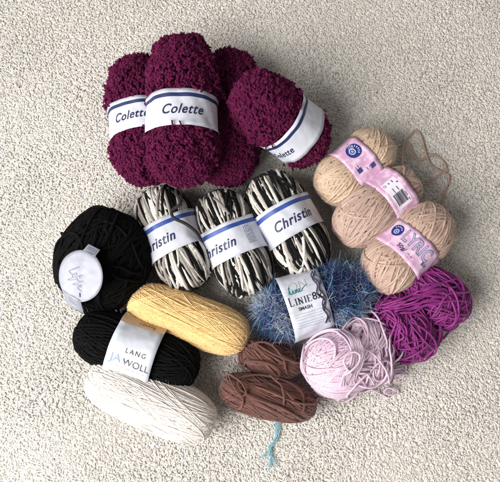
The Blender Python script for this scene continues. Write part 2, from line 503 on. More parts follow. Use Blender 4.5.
def flat_stroke(P, wid, m=8):
    P = catmull(P, m); T = np.gradient(P, axis=0); T /= np.linalg.norm(T, axis=1, keepdims=True) + 1e-9
    S = np.stack([-T[:, 1], T[:, 0]], 1) * wid / 2
    V = np.stack([P - S, P + S], 1).reshape(-1, 2)
    T_ = []
    for i in range(len(P) - 1):
        a = 2 * i; T_ += [(a, a + 2, a + 3), (a, a + 3, a + 1)]
    return V, np.array(T_)

def strand(mb, pts, dia, c, base, sides=6, m=10, wob=0.0, rng=None, fuzz=0):
    """a loose strand through (u, v, z) places"""
    P = catmull(np.array([at(u, v, z) for u, v, z in pts]), m)
    if wob: P[:, :2] += np.stack([smooth_noise(len(P), 6, rng), smooth_noise(len(P), 6, rng)], 1) * wob
    tube(mb, P - base, np.tile([0.05, 0.02, 1.0], (len(P), 1)), dia / 2, sides, c)
    if fuzz:
        i = rng.integers(0, len(P), fuzz)
        fuzz_hairs(mb, P[i] - base, np.tile([0, 0, 1.0], (fuzz, 1)), 0.003, np.tile(np.asarray(c, float), (fuzz, 1)), rng)

# ------------------------------------------------------------------ the carpet
def make_carpet():
    rng = np.random.default_rng(11)
    mb = MB()
    n = 60
    g = np.linspace(-3.0, 3.0, n + 1)
    X, Y = np.meshgrid(g, g, indexing='ij')
    v = np.stack([X.ravel(), Y.ravel(), np.full(X.size, -0.0015)], 1)
    i = np.arange(n)[:, None] * (n + 1); j = np.arange(n)[None]
    q = np.stack([i + j, i + n + 1 + j, i + n + 2 + j, i + j + 1], -1).reshape(-1, 4)
    mb.add(v, q, None, (0.76, 0.72, 0.66))
    m = yarn_mat('carpet_backing', rough=0.95, bump=0.9, var=0.35, nscale=420)
    o = mb.build('carpet', m); o['kind'] = 'structure'
    # the cut pile: short bent twisted tufts
    pit = 0.0015
    x = np.arange(-0.38, 0.38, pit); y = np.arange(-0.33, 0.40, pit)
    X, Y = np.meshgrid(x, y, indexing='ij')
    P0 = np.stack([X.ravel(), Y.ravel()], 1) + rng.uniform(-0.5, 0.5, (X.size, 2)) * pit * 1.2
    M = len(P0)
    p3 = np.concatenate([P0, np.zeros((M, 1))], 1)
    th = rng.uniform(0, 2 * math.pi, M)
    lean_dir = np.stack([np.cos(th), np.sin(th)], 1) + 0.55 * np.stack([field(p3, 45, rng), field(p3, 45, rng)], 1)
    lean_dir /= np.linalg.norm(lean_dir, axis=1, keepdims=True)
    lean = rng.uniform(0.0016, 0.0046, M)
    h = 0.0041 + 0.00024 * field(p3, 40, rng) + rng.normal(size=M) * 0.00018
    K = 4
    t = np.linspace(0, 1, K)
    zc = np.sin(t * 1.75) / math.sin(1.55)
    P = np.zeros((M, K, 3))
    bend = rng.normal(size=(M, 2)) * 0.0009
    for k in range(K):
        P[:, k, :2] = P0 + lean_dir * (lean * t[k] ** 1.7)[:, None] + bend * math.sin(t[k] * 3.1)
        P[:, k, 2] = -0.0045 + h * zc[k]
    rad = np.array([0.9, 1.1, 1.15, 0.85])[None] * rng.uniform(0.00062, 0.00100, M)[:, None]
    base = np.array([0.79, 0.755, 0.71])
    tone = 1 + 0.07 * rng.normal(size=M) + 0.025 * field(p3, 22, rng)
    c = base[None] * tone[:, None]
    c[:, 2] *= 1 + 0.03 * rng.normal(size=M)
    mp = MB()
    worms(mp, P, rad, 4, np.clip(c, 0.2, 0.9), rng)
    nf = 330000
    k = rng.integers(0, M, nf)
    fuzz_hairs(mp, P[k, -1], np.tile([0, 0, 1.0], (nf, 1)), 0.0022, c[k], rng, wid=0.00008, K=4)
    s = mp.build('carpet_pile', PILE); s['kind'] = 'stuff'
    s['label'] = 'off-white twisted cut pile of the carpet under the yarn'
make_carpet()

# ------------------------------------------------------------------ maroon chenille balls
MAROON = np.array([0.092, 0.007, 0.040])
NAVY = (0.018, 0.028, 0.11)
DARKBLUE = (0.015, 0.018, 0.07)
def chenille_ball(label, B, text_arc, seed, bandx=0.0, bhw=0.0165, band=True):
    t = thing('chenille_yarn_ball', label, 'yarn ball', B.base, 'maroon chenille balls in a pile')
    rng = np.random.default_rng(seed)
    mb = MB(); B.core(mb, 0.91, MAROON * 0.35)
    bd = Band(B, bandx, bhw, lift=0.0021)
    def press(q):
        """the paper band holds the yarn in"""
        rr_ = np.hypot(q[:, 1] / bd.b, q[:, 2] / bd.c)
        ins = np.clip((np.abs(q[:, 0] - bandx) - bhw) / 0.004, 0, 1)
        sc_ = np.minimum(1, ((0.93 + ins * 0.36) if band else 2.0) / np.maximum(rr_, 1e-6))
        q[:, 1] *= sc_; q[:, 2] *= sc_
        return q
    # the strand's fluffy knots, sitting in wound rows, each a bunch of short soft loops
    nT, per = 2200, 7
    d = rng.normal(size=(nT, 3)); d[:, 0] *= 1.15; d /= np.linalg.norm(d, axis=1, keepdims=True)
    for _ in range(4):                                # spread them evenly
        g = ((d[:, None] - d[None]) ** 2).sum(2) + np.eye(nT) * 9
        kn = np.argsort(g, axis=1)[:, :5]
        push = (d[:, None] - d[kn]); push /= (np.linalg.norm(push, axis=2, keepdims=True) ** 2 + 1e-4)
        d = d + 0.0006 * push.sum(1); d /= np.linalg.norm(d, axis=1, keepdims=True)
    pT, nTn = B.surf(d)
    ridge = np.sin(np.arctan2(pT[:, 2], pT[:, 1]) * 12 + 50 * pT[:, 0] + 1.5 * field(pT, 90, rng))
    hT = 0.0009 * ridge + field(pT, 140, rng) * 0.0010 + rng.normal(size=nT) * 0.0011
    tid = np.repeat(np.arange(nT), per); M = nT * per
    p = pT[tid] + nTn[tid] * (hT[tid] - 0.0016)[:, None] + rng.normal(size=(M, 3)) * 0.0006
    n = nTn[tid]
    under = (np.abs(p[:, 0] - bandx) < bhw) & band
    K = 5; tt = np.linspace(0, 1, K)
    dr = n * rng.uniform(0.2, 1.1, M)[:, None] + rng.normal(size=(M, 3)) * 0.75; dr /= np.linalg.norm(dr, axis=1, keepdims=True)
    dn_ = np.minimum((dr * n).sum(1), 0.1); dr -= n * (dn_ - 0.1)[:, None]
    sd = np.cross(n, dr)
    ln = rng.uniform(0.0022, 0.0044, M)
    cb = rng.normal(size=M) * 0.0010
    P = np.zeros((M, K, 3))
    for k in range(K):
        t_ = tt[k]
        P[:, k] = press(p + dr * (ln * t_)[:, None] + sd * (cb * math.sin(t_ * 3.0))[:, None] - n * (0.0010 * t_ ** 3))
    rad = np.array([0.7, 1.0, 1.05, 1.0, 0.7])[None] * rng.uniform(0.00065, 0.00105, M)[:, None]
    c = MAROON[None] * np.repeat(1 + 0.10 * rng.normal(size=nT), per)[:, None] * (1 + 0.12 * rng.normal(size=M))[:, None]
    worms(mb, B.rel(P.reshape(-1, 3)).reshape(M, K, 3), rad, 5, np.clip(c, 0.003, 1), rng)
    nf = 120000
    k = rng.integers(0, M, nf); kk = rng.integers(1, K, nf)
    ok = ~under[k] & (n[k] @ B.M[:, 2] > -0.45)
    k, kk = k[ok], kk[ok]; nf = len(k)
    f = rng.normal(size=(nf, 3)) + n[k] * 0.3; f /= np.linalg.norm(f, axis=1, keepdims=True)
    l = rng.uniform(0.0007, 0.0017, nf)[:, None]
    b0 = P[k, kk] + rng.normal(size=(nf, 3)) * 0.0003
    mid = press(b0 + f * l * 0.55); tip = press(b0 + f * l + rng.normal(size=(nf, 3)) * 0.0004)
    Q = np.stack([b0, mid, tip], 1)
    hairs(mb, B.rel(Q.reshape(-1, 3)).reshape(nf, 3, 3), np.full(nf, 0.00012), np.clip(c[k] * rng.uniform(0.9, 1.4, nf)[:, None], 0, 1), rng)
    # tufts that stray over the paper's edges
    ns = 8 if band else 1
    th = rng.uniform(-1.9, 1.9, ns); sg = rng.choice([-1, 1], ns)
    Q = np.zeros((ns, 5, 3)); ln2 = rng.uniform(0.002, 0.005, ns); sk = rng.normal(size=ns) * 0.08
    for q in range(5):
        Q[:, q, 0] = bandx + sg * (bhw + 0.002 - ln2 * q / 4)
        r_ = 1.045 + 0.035 * math.sin(q / 4 * 3.0)
        Q[:, q, 1] = -bd.b * r_ * np.sin(th + sk * q / 4); Q[:, q, 2] = bd.c * r_ * np.cos(th + sk * q / 4)
    worms(mb, B.rel(Q.reshape(-1, 3)).reshape(ns, 5, 3), np.full((ns, 5), 0.0008), 5, np.tile(MAROON, (ns, 1)), rng)
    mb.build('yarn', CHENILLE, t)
    if not band: return t
    po = bd.build(t, WHITE_PAPER)
    k = 1.03 * B.a / 0.063
    ms = MB(); bd.patch(ms, bhw * 0.56, bhw * 0.77, -bd.per * 0.36, bd.per * 0.36, NAVY)
    ms.build('stripe', INK, po)
    ml = MB(); v, tr = flat_text('Colette', width=0.0325 * k, shear=0.36, bold=0.014, space=1.12); v[:, 1] *= 1.15
    bd.put(ml, v, tr, -bhw * 0.10, text_arc, DARKBLUE)
    ml.build('lettering', INK, po)
    return t

cl = Ball(142, 120, 0.031, 98, 67, 36, 35, n=2.7, pinch=0.10, px=-0.004, pw=0.019, taper=0.05, seed=3, th=0.0018)
chenille_ball('maroon chenille ball left of the topmost one, its white band half covered by it', cl, -0.006, 31, bandx=-0.004, bhw=0.0155)
cr = Ball(228, 117, 0.031, 88, 69, 35, 34, n=2.7, pinch=0.10, px=-0.005, pw=0.02, seed=4, th=0.0018)
chenille_ball('maroon chenille ball at the bottom of the pile, wedged in shadow under the tilted one', cr, 0.0, 32, band=False)
cm = Ball(182.5, 110, 0.070, 91, 76, 38.5, 38, n=2.8, pinch=0.12, px=-0.0095, pw=0.020, seed=5, th=0.0008, taper=0.07)
chenille_ball('maroon chenille ball lying on top of the pile, its whole blue name showing', cm, 0.004, 33, bandx=-0.0095, bhw=0.0165)
ct = Ball(281, 120, 0.056, 153, 58, 35.5, 35, pitch=33, n=2.6, pinch=0.10, px=-0.013, pw=0.018, seed=6, th=0.0018)
chenille_ball('tilted maroon chenille ball leaning with its rounded end up beside the black and white yarn', ct, -0.040, 34, bandx=-0.013, bhw=0.0145)

# ------------------------------------------------------------------ black and white balls
BW = [np.array([0.0048, 0.0048, 0.0052]), np.array([0.60, 0.575, 0.53]), np.array([0.30, 0.27, 0.245])]
def bw_colour(L, rng):
    out = np.zeros((len(L), 3)); s = 0.0; k = 0
    edges = [0.0]; ids = [0]
    while edges[-1] < L[-1] + 1:
        edges.append(edges[-1] + rng.uniform(0.15, 0.62)); ids.append([0, 1, 0, 1, 2, 0, 2, 1][len(ids) % 8] if rng.random() > 0.2 else 0)
    idx = np.searchsorted(edges, L, side='right') - 1
    ids = np.array(ids)
    c = np.array(BW)[ids[idx]]
    # short blend where the dye changes
    for _ in range(16): c = (np.roll(c, 1, 0) + 2 * c + np.roll(c, -1, 0)) / 4
    return c
def bw_ball(label, B, text_arc, seed, small_text=False, bhw=0.0165):
    t = thing('striped_yarn_ball', label, 'yarn ball', B.base, 'black and white balls with white bands')
    rng = B.rng
    mb = MB(); B.core(mb, 0.97, (0.03, 0.03, 0.03))
    u_ = lambda a, b: rng.uniform(a, b)
    bl = golden_bundles(7, 9, 6, 0.42, rng, 3)
    bl += [(u_(-10, -5), 0, 0.0, 0.0, 18, 165), (u_(3, 7), u_(-6, 6), -0.92, 0.92, 40, 6), (u_(-9, -6), u_(-30, 10), -0.3, -0.02, 4, 10), (u_(14, 20), u_(0, 30), 0.1, 0.35, 3, 20), (u_(-22, -16), u_(10, 40), 0.0, 0.06, 2, 30), (u_(24, 30), u_(-20, 20), 0.03, 0.07, 2, 30)]
    wind(B, mb, bl, 0.0031, None, K=58, sides=7, jit=0.9, H=1.7, gap=0.98, rough=0.18, band=(B.px, bhw, 0.0052), cfun=bw_colour, rise=0.45, fuzz=5000, fuzz_len=0.0016)
    mb.build('yarn', YARN, t)
    bd = Band(B, B.px, bhw, lift=0.0058)
    po = bd.build(t, WHITE_PAPER)
    ms = MB(); bd.patch(ms, bhw * 0.56, bhw * 0.80, -bd.per * 0.4, bd.per * 0.4, (0.03, 0.07, 0.30))
    ms.build('stripe', INK, po)
    ml = MB(); v, tr = flat_text('Christin', width=0.0415, shear=0.36, bold=0.018, space=1.12); v[:, 1] *= 1.12
    bd.put(ml, v, tr, -bhw * 0.16, text_arc, (0.015, 0.02, 0.085))
    if small_text:
        r = np.random.default_rng(seed)
        for q in range(5):
            x = -0.010
            while x < 0.006:
                l_ = r.uniform(0.001, 0.004)
                vv, tt = flat_rects([(x, 0, l_, 0.0006)]); x += l_ + 0.0007
                bd.put(ml, np.stack([vv[:, 1] + 0.0018 * q, vv[:, 0]], 1), tt[:, ::-1], 0, 0.0125, (0.25, 0.28, 0.42))
    ml.build('lettering', INK, po)
    return t, bd
c1 = Ball(174, 238, 0.027, 115, 54, 31, 29, n=2.6, pinch=0.13, pw=0.02, seed=21)
t1, _ = bw_ball('black and white ball next to the big black ball, a dark loop over its band', c1, -0.0175, 1)
c2 = Ball(234, 243, 0.027, 113, 55, 32, 29, n=2.6, pinch=0.13, pw=0.02, seed=22)
bw_ball('middle one of the black and white balls, above the gold skein', c2, -0.0195, 2, True)
c3 = Ball(288, 223, 0.028, 119, 55, 32, 30, n=2.6, pinch=0.13, pw=0.02, seed=23)
bw_ball('black and white ball nearest the beige yarn, its full name readable on the band', c3, 0.003, 3)
mb = MB()
strand(mb, [(180, 205, 0.045), (181, 196, 0.056), (179, 187, 0.058), (176, 192, 0.06), (180, 203, 0.063), (172, 211, 0.062), (174, 218, 0.064), (186, 224, 0.063), (196, 232, 0.058), (201, 240, 0.048)], 0.0032, (0.03, 0.028, 0.027), c1.base, fuzz=60, rng=c1.rng)
mb.build('loose_strand', YARN, t1)

# ------------------------------------------------------------------ beige balls
def beige_ball(label, B, colour, bhw, seed):
    t = thing('beige_yarn_ball', label, 'yarn ball', B.base, 'beige cotton balls with pink bands')
    rng = B.rng
    mb = MB(); B.core(mb, 0.97, np.array(colour) * 0.8)
    u_ = lambda a, b: rng.uniform(a, b)
    bl = golden_bundles(9, 9, 12, 0.40, rng, 5)
    bl += [(u_(12, 17), 0, 0.0, 0.0, 26, 165), (u_(-20, -14), u_(-25, 25), 0.0, 0.06, 20, 120), (u_(20, 26), u_(-30, 30), -0.05, 0.05, 14, 80), (u_(-14, -8), u_(-30, 30), -0.05, 0.05, 12, 60), (u_(26, 34), u_(-50, 50), 0.0, 0.07, 6, 40), (u_(-36, -28), u_(-50, 50), 0.0, 0.07, 6, 50), (u_(8, 12), u_(-40, 40), -0.4, -0.2, 4, 25), (u_(30, 40), 40, 0.1, 0.17, 2, 25)]
    wind(B, mb, bl, 0.0021, colour, K=60, sides=7, jit=1.9, H=2.1, band=(B.px, bhw, 0.0043), rise=0.5, cvar=0.07, fuzz=250, fuzz_len=0.002)
    mb.build('yarn', COTTON, t)
    bd = Band(B, B.px, bhw, lift=0.0043)
    po = bd.build(t, PINK_PAPER)
    return t, bd, po
LOGO = (0.02, 0.03, 0.20)
PRINT = (0.13, 0.13, 0.30)
def logo(bd, ml, x, a, r):
    v, tr = flat_disc(0.0002, r); bd.put(ml, v, tr, x, a, LOGO)
    v, tr = flat_disc(r * 0.30, r * 0.44, cy=-r * 0.22); bd.put(ml, v, tr, x, a, (0.55, 0.6, 0.8), off=0.00037)
    v, tr = flat_disc(0.0001, r * 0.16, cy=-r * 0.22); bd.put(ml, v, tr, x, a, (0.45, 0.5, 0.75), off=0.00037)
    for k in range(6):
        an = R(150 - k * 24)
        v, tr = flat_rects([(-r * 0.05, -r * 0.12, r * 0.1, r * 0.24)])
        ro = an - math.pi / 2
        v = np.stack([v[:, 0] * math.cos(ro) - v[:, 1] * math.sin(ro) + r * 0.68 * math.cos(an), v[:, 0] * math.sin(ro) + v[:, 1] * math.cos(ro) + r * 0.68 * math.sin(an)], 1)
        bd.put(ml, v, tr, x, a, (0.7, 0.74, 0.85), off=0.00037)
# text on these runs round the band, its top towards the upper right end
b1 = Ball(355, 167, 0.029, 41, 46, 29, 27, n=2.5, pinch=0.12, px=0.0, pw=0.017, seed=41)
t, bd, po = beige_ball('golden beige ball with a round blue logo on its pink band', b1, (0.53, 0.39, 0.285), 0.0138, 1)
ml = MB(); logo(bd, ml, 0.002, -0.010, 0.0074)
for (x, a) in ((-0.0062, 0.0085), (0.0068, 0.0125)):
    v, tr = flat_rects([(-0.0024, -0.0024, 0.0048, 0.0048)]); bd.put(ml, v, tr, x, a, (0.05, 0.06, 0.2))
for (x, a, l) in ((-0.006, 0.0026, 0.004), (-0.0085, 0.0032, 0.003), (0.003, 0.0105, 0.0015), (0.0002, 0.010, 0.003)):
    v, tr = flat_rects([(0, 0, l, 0.0006)]); bd.put(ml, v, tr, x, a, PRINT)
for k in range(5):
    v, tr = flat_stroke(np.array([(-0.022 + 0.002 * k, 0.001 * (k % 2)), (-0.0205 + 0.002 * k, 0.005), (-0.019 + 0.002 * k, 0.001)]), 0.0005); bd.put(ml, v, tr, -0.001, 0.0, (0.45, 0.42, 0.6))
ml.build('lettering', INK, po)
mb = MB()
strand(mb, [(386, 150, 0.030), (394, 147, 0.02), (400, 145.5, 0.008), (409, 144.5, 0.003), (412, 151, 0.002), (414, 156, 0.002), (419, 160, 0.002), (426, 158.5, 0.002)], 0.0019, (0.50, 0.36, 0.26), b1.base, rng=b1.rng, fuzz=40)
mb.build('loose_strand', COTTON, t)

b2 = Ball(377, 207, 0.033, 39, 50, 30, 29, n=2.5, pinch=0.12, px=0.016, pw=0.016, seed=142)
t, bd, po = beige_ball('pinkish beige ball with a barcode on its pink band, between the other two', b2, (0.46, 0.325, 0.27), 0.0132, 2)
ml = MB()
bd.patch(ml, -0.0085, 0.0075, -0.012, 0.018, (0.80, 0.74, 0.82), off=0.0001)
r_ = np.random.default_rng(5)
x = -0.0065
while x < 0.0045:
    w_ = r_.choice([0.0003, 0.0005, 0.0008]); bd.patch(ml, x, x + w_, 0.0025, 0.0145, (0.02, 0.02, 0.05), off=0.00037); x += w_ + r_.choice([0.0003, 0.0005])
for (x, a, l, h_) in ((0.002, -0.010, 0.003, 0.001), (-0.002, -0.0095, 0.002, 0.0012), (0.005, -0.006, 0.0016, 0.0016), (-0.003, -0.003, 0.005, 0.0008), (0.0015, -0.0025, 0.004, 0.0009), (0.0055, 0.006, 0.005, 0.0008), (0.0055, 0.0125, 0.003, 0.0008)):
    v, tr = flat_rects([(0, 0, l, h_)]); bd.put(ml, v, tr, x, a, PRINT, off=0.00037)
v, tr = flat_disc(0.0009, 0.0014); bd.put(ml, v, tr, -0.006, -0.0085, PRINT, off=0.00037)
ml.build('lettering', INK, po)
mb = MB()
strand(mb, [(404, 172, 0.03), (402, 155, 0.014), (405, 141, 0.005), (409, 136, 0.002), (415.5, 130.5, 0.002), (421, 136, 0.002), (425, 151, 0.0035), (430.4, 164, 0.002), (441.6, 171.6, 0.002), (449, 177, 0.003), (445, 192, 0.002), (442, 204, 0.002), (436, 214, 0.006)], 0.0019, (0.47, 0.325, 0.25), b2.base, rng=b2.rng, fuzz=60)
mb.build('loose_strand', COTTON, t)
mb = MB()
strand(mb, [(424, 158, 0.002), (434, 155, 0.002), (443.5, 162, 0.002), (446, 170, 0.004), (440, 174, 0.003), (430, 183, 0.002), (423, 184, 0.006), (416, 186, 0.016)], 0.0019, (0.47, 0.325, 0.25), b2.base, rng=b2.rng, fuzz=40)
mb.build('loose_strand', COTTON, t)

b3 = Ball(408, 248, 0.036, 44, 54, 33, 30, n=2.5, pinch=0.12, px=-0.004, pw=0.017, seed=43)
t, bd, po = beige_ball('rosy beige ball with tall outlined capitals on its pink band, beside the magenta skein', b3, (0.49, 0.345, 0.28), 0.0142, 3)
ml = MB(); logo(bd, ml, 0.0035, -0.021, 0.0062)
v, tr = flat_text('LYRIC', width=0.0315, bold=0.03, xs=1.0); v[:, 1] *= 1.45
bd.put(ml, v, tr, 0.0040, 0.0035, (0.13, 0.15, 0.27))
v, tr = flat_text('LYRIC', width=0.0305, bold=-0.006); v[:, 1] *= 1.40
bd.put(ml, v, tr, 0.0040, 0.0035, (0.46, 0.43, 0.58), off=0.00037)
v, tr = flat_text('8/4', width=0.006, bold=0.02); bd.put(ml, v, tr, -0.0040, 0.0195, (0.05, 0.05, 0.16), off=0.00037)
v, tr = flat_text('50g/', width=0.0095, bold=0.022, shear=0.1); bd.put(ml, v, tr, -0.0080, -0.006, (0.04, 0.04, 0.10))
v, tr = flat_text('1¾ oz', width=0.006, bold=0.01, shear=0.1); bd.put(ml, v, tr, -0.0078, 0.004, (0.04, 0.04, 0.10))
ml.build('lettering', INK, po)

# ------------------------------------------------------------------ blue eyelash yarn
def eyelash_ball():
    B = Ball(314, 301, 0.029, 17, 57, 30, 29, n=2.6, pinch=0.0, seed=51)
    t = thing('eyelash_yarn_ball', 'shaggy blue eyelash yarn ball with a white printed paper label', 'yarn ball', B.base)
    rng = B.rng
    mb = MB(); B.core(mb, 0.97, (0.012, 0.018, 0.07))
    pal = np.array([(0.014, 0.018, 0.06), (0.035, 0.06, 0.17), (0.07, 0.14, 0.32), (0.08, 0.24, 0.36), (0.23, 0.28, 0.48), (0.36, 0.44, 0.66), (0.12, 0.10, 0.26)])
    wind(B, mb, golden_bundles(10, 7, 20, 0.3, rng, 8), 0.0024, (0.015, 0.022, 0.09), K=40, sides=5, jit=2.5, H=1.5)
    nT = 2000
    d = rng.normal(size=(nT, 3)); d /= np.linalg.norm(d, axis=1, keepdims=True)
    p, n = B.surf(d)
    bx0, bx1 = -0.0285, 0.009
    keep = ~((p[:, 0] > bx0 - 0.001) & (p[:, 0] < bx1 - 0.001))
    p, n = p[keep], n[keep]; nT = len(p)
    H = 14
    main = n * 0.18 + rng.normal(size=(nT, 3)) * 0.8; main /= np.linalg.norm(main, axis=1, keepdims=True)
    tid = np.repeat(np.arange(nT), H)
    M = nT * H
    base = p[tid] + rng.normal(size=(M, 3)) * 0.0014
    dr = main[tid] + rng.normal(size=(M, 3)) * 0.38 + n[tid] * 0.15; dr /= np.linalg.norm(dr, axis=1, keepdims=True)
    ln = rng.uniform(0.0030, 0.0064, M)
    # keep the fibres from going into the ball and from covering the label
    into = np.minimum((dr * n[tid]).sum(1), 0); dr -= into[:, None] * n[tid] * 0.9
    ex = base[:, 0] + dr[:, 0] * ln
    bad = (ex > bx0 + 0.001) & (ex < bx1 - 0.003); dr[bad, 0] *= -0.6
    tt = np.linspace(0, 1, 5)[None, :, None]
    sag = rng.normal(size=(M, 1, 3)) * 0.95
    P = base[:, None] + ln[:, None, None] * (tt * dr[:, None] + tt ** 2 * sag * 1.15 + 0.5 * np.sin(tt * 4.5) * rng.normal(size=(M, 1, 3)) * 0.6)
    fl = field(p, 130, rng, 8) + 0.7 * rng.normal(size=nT)
    order = np.array([0, 6, 1, 2, 3, 4, 5])
    ci = order[np.clip(np.searchsorted([-1.5, -1.2, -0.8, -0.1, 0.3, 0.95], fl), 0, 6)][tid]
    c = 1.25 * pal[ci] * (1 + 0.25 * rng.normal(size=M))[:, None]
    Pw = B.rel(P.reshape(-1, 3)).reshape(M, 5, 3)
    Pw[:, :, 2] = np.maximum(Pw[:, :, 2], 0.0005)
    hairs(mb, Pw, rng.uniform(0.00016, 0.00040, M), np.clip(c, 0.004, 0.62), rng)
    mb.build('yarn', LASH, t)
    bd = Band(B, (bx0 + bx1) / 2, (bx1 - bx0) / 2, lift=0.0062)
    po = bd.build(t, WHITE_PAPER)
    ml = MB()
    y0 = 0.0
    def ax(v, tr, x, up, c, off=0.00026): bd.put(ml, v, tr, x, -up, c, 'axis', off=off)
    v, tr = flat_text('ON', width=0.017, bold=0.0); v[:, 1] *= 1.1; ax(v, tr, -0.004, 0.0170, (0.42, 0.43, 0.47))
    v, tr = flat_text('ON', width=0.0165, bold=-0.022); v[:, 1] *= 1.05; ax(v, tr, -0.004, 0.0170, (0.72, 0.73, 0.78), off=0.00037)
    sc = np.array([(-7, -2), (-5.5, 3.5), (-5.2, 5), (-6, 3), (-5.5, -2), (-4, -1.5), (-3, 1.2), (-3, -1.8), (-1.5, -1.6), (-0.8, 1), (-0.7, -1.8), (0.6, 1.1), (1.2, -1.5), (2.2, -1.2), (3.2, 0.9), (2.6, 1.2), (2.4, -1.2), (4, -1.4), (6, 1), (10, 3.4)]) * 0.00105
    v, tr = flat_stroke(sc, 0.0007); ax(v, tr, -0.006, 0.0120, (0.02, 0.20, 0.22), off=0.0004)
    # serif capitals LINIE
    u = 0.00060
    def stem(x, h): return [(x, 0, 1.5 * u, h), (x - 0.8 * u, 0, 3.1 * u, 0.5 * u), (x - 0.8 * u, h - 0.5 * u, 3.1 * u, 0.5 * u)]
    BH, SH = 0.0078, 0.0058
    rc = stem(0, BH) + [(1.5 * u, 0, 4.6 * u, 0.7 * u), (5.3 * u, 0.0, 0.8 * u, 2.6 * u)]
    x = 9.2 * u; rc += stem(x, SH)
    x = 13.6 * u; rc += stem(x, SH) + [(x + 5.2 * u, 0, 0.8 * u, SH), (x + 4.2 * u, SH - 0.5 * u, 2.8 * u, 0.5 * u)]
    nx_ = x
    x = 23.4 * u; rc += stem(x, SH)
    x = 27.8 * u; rc += stem(x, SH) + [(x + 1.5 * u, 0, 4 * u, 0.6 * u), (x + 1.5 * u, SH - 0.6 * u, 4 * u, 0.6 * u), (x + 1.5 * u, SH / 2 - 0.3 * u, 2.6 * u, 0.6 * u), (x + 5 * u, 0, 0.7 * u, 2 * u), (x + 5 * u, SH - 2 * u, 0.7 * u, 2 * u)]
    v, tr = flat_rects(rc); ax(v, tr, -0.0155, -0.0005, (0.02, 0.02, 0.035))
    v, tr = flat_stroke(np.array([(nx_, SH), (nx_ + 3 * u, SH / 2), (nx_ + 5.8 * u, 0)]), 1.5 * u); ax(v, tr, -0.0155, -0.0005, (0.02, 0.02, 0.035), off=0.00037)
    v, tr = flat_text('8x', height=0.0068, bold=0.012); ax(v, tr, 0.0105, 0.0030, (0.02, 0.02, 0.035))
    v, tr = flat_text('SMASH', width=0.0125, bold=0.025); ax(v, tr, -0.003, -0.0045, (0.03, 0.03, 0.05))
    r = np.random.default_rng(8)
    for q in range(6):
        x = -0.0135 + 0.001 * r.random()
        while x < 0.012 - 0.002 * (q % 2):
            l_ = r.uniform(0.001, 0.0035); v, tr = flat_rects([(x, 0, l_, 0.00045)]); x += l_ + 0.0006
            ax(v, tr, 0, -0.0095 - 0.0025 * q - 0.0006 * (q > 2), (0.33, 0.34, 0.40))
    ml.build('lettering', INK, po)
    # the dark chainette thread of the yarn lying along the label's ragged edge
    mn = MB()
    for q in range(3):
        a = np.linspace(-0.026, 0.024, 40)
        xx = 0.0150 + 0.0016 * np.sin(a * 420 + q) + 0.0014 * np.sin(a * 170 + 2 * q) - 0.002 + 0.0010 * q
        v = bd.map(xx, a, np.full(40, 0.0013 + 0.0004 * q))
        tube(mn, v, np.tile([0, 0, 1.0], (40, 1)), 0.00055, 5, (0.05, 0.035, 0.09))
    mn.build('loose_strand', LASH, t)
eyelash_ball()

# ------------------------------------------------------------------ gold, white and black pull skeins
def pull_skein(name, label, B, colour, mat, dia, bl, fuzz, group=None, jit=0.6, H=3.0, cvar=0.05, fl=0.004, K=54, band=None):
    t = thing(name, label, 'yarn skein', B.base, group)
    mb = MB(); B.core(mb, 0.975, np.array(colour) * 0.9)
    wind(B, mb, bl, dia, colour, K=K, sides=5, jit=jit, H=H, cvar=cvar, rise=0.4, fuzz=fuzz, fuzz_len=fl, band=band)
    mb.build('yarn', mat, t)
    return t
g = Ball(189, 319, 0.026, -19, 65, 28, 27, n=3.2, seed=61)
bl = golden_bundles(9, 22, 14, 0.45, g.rng, 4)
bl += [(14, 0, -0.9, 0.9, 70, 0), (60, 0, -0.95, -0.55, 40, 8), (-52, 0, -0.80, -0.25, 40, 4), (56, 0, -0.42, 0.05, 40, 6), (-55, 0, -0.10, 0.36, 40, 4), (52, 0, 0.25, 0.70, 40, 6), (-60, 0, 0.52, 0.95, 40, 8), (30, 0, -0.15, 0.05, 9, 2), (-34, 0, 0.2, 0.32, 6, 2)]
pull_skein('wool_skein', 'golden yellow skein without a band, lying between black balls', g, (0.80, 0.535, 0.235), WOOL, 0.00112, bl, 3500, fl=0.0022)

wsk = Ball(151, 400, 0.030, -22, 70, 31, 30, n=3.2, seed=62)
bl = golden_bundles(9, 20, 10, 0.45, wsk.rng, 4)
bl += [(8, 0, -0.9, 0.9, 70, 0), (-40, 0, -0.75, -0.2, 40, 6), (44, 0, -0.40, 0.2, 40, 6), (-38, 0, 0.05, 0.5, 40, 6), (46, 0, 0.35, 0.85, 40, 6), (-20, 0, -0.2, 0.1, 14, 4), (24, 0, -0.7, -0.45, 10, 4)]
pull_skein('wool_skein', 'white fluffy skein without a band, lowest on the carpet', wsk, (0.74, 0.69, 0.645), WOOL, 0.0013, bl, 5000, jit=1.0, fl=0.0026, cvar=0.03)

bk = Ball(137, 350, 0.030, -19, 66, 31, 29, n=2.9, pinch=0.05, px=0.001, pw=0.026, seed=63)
bl = golden_bundles(10, 16, 10, 0.40, bk.rng, 4) + golden_bundles(10, 12, 20, 0.28, bk.rng, 6, start=50)
t = pull_skein('wool_skein', 'black skein with a silvery white band and tan stripe', bk, (0.0030, 0.0030, 0.0034), BLACKWOOL, 0.0020, bl, 2200, fl=0.003, cvar=0.15, band=(0.001, 0.0210, 0.0062))
bd = Band(bk, 0.001, 0.0210, lift=0.0062); po = bd.build(t, SILVER_PAPER)
ms = MB(); bd.patch(ms, -0.0208, 0.0208, -0.0330, -0.0225, (0.56, 0.40, 0.255)); ms.build('stripe', INK, po)
ml = MB(); mq = MB()
v, tr = flat_text('LANG', width=0.0185, bold=0.004, space=1.35); bd.put(ml, v, tr, 0.004, 0.0015, (0.02, 0.022, 0.03), 'axis')
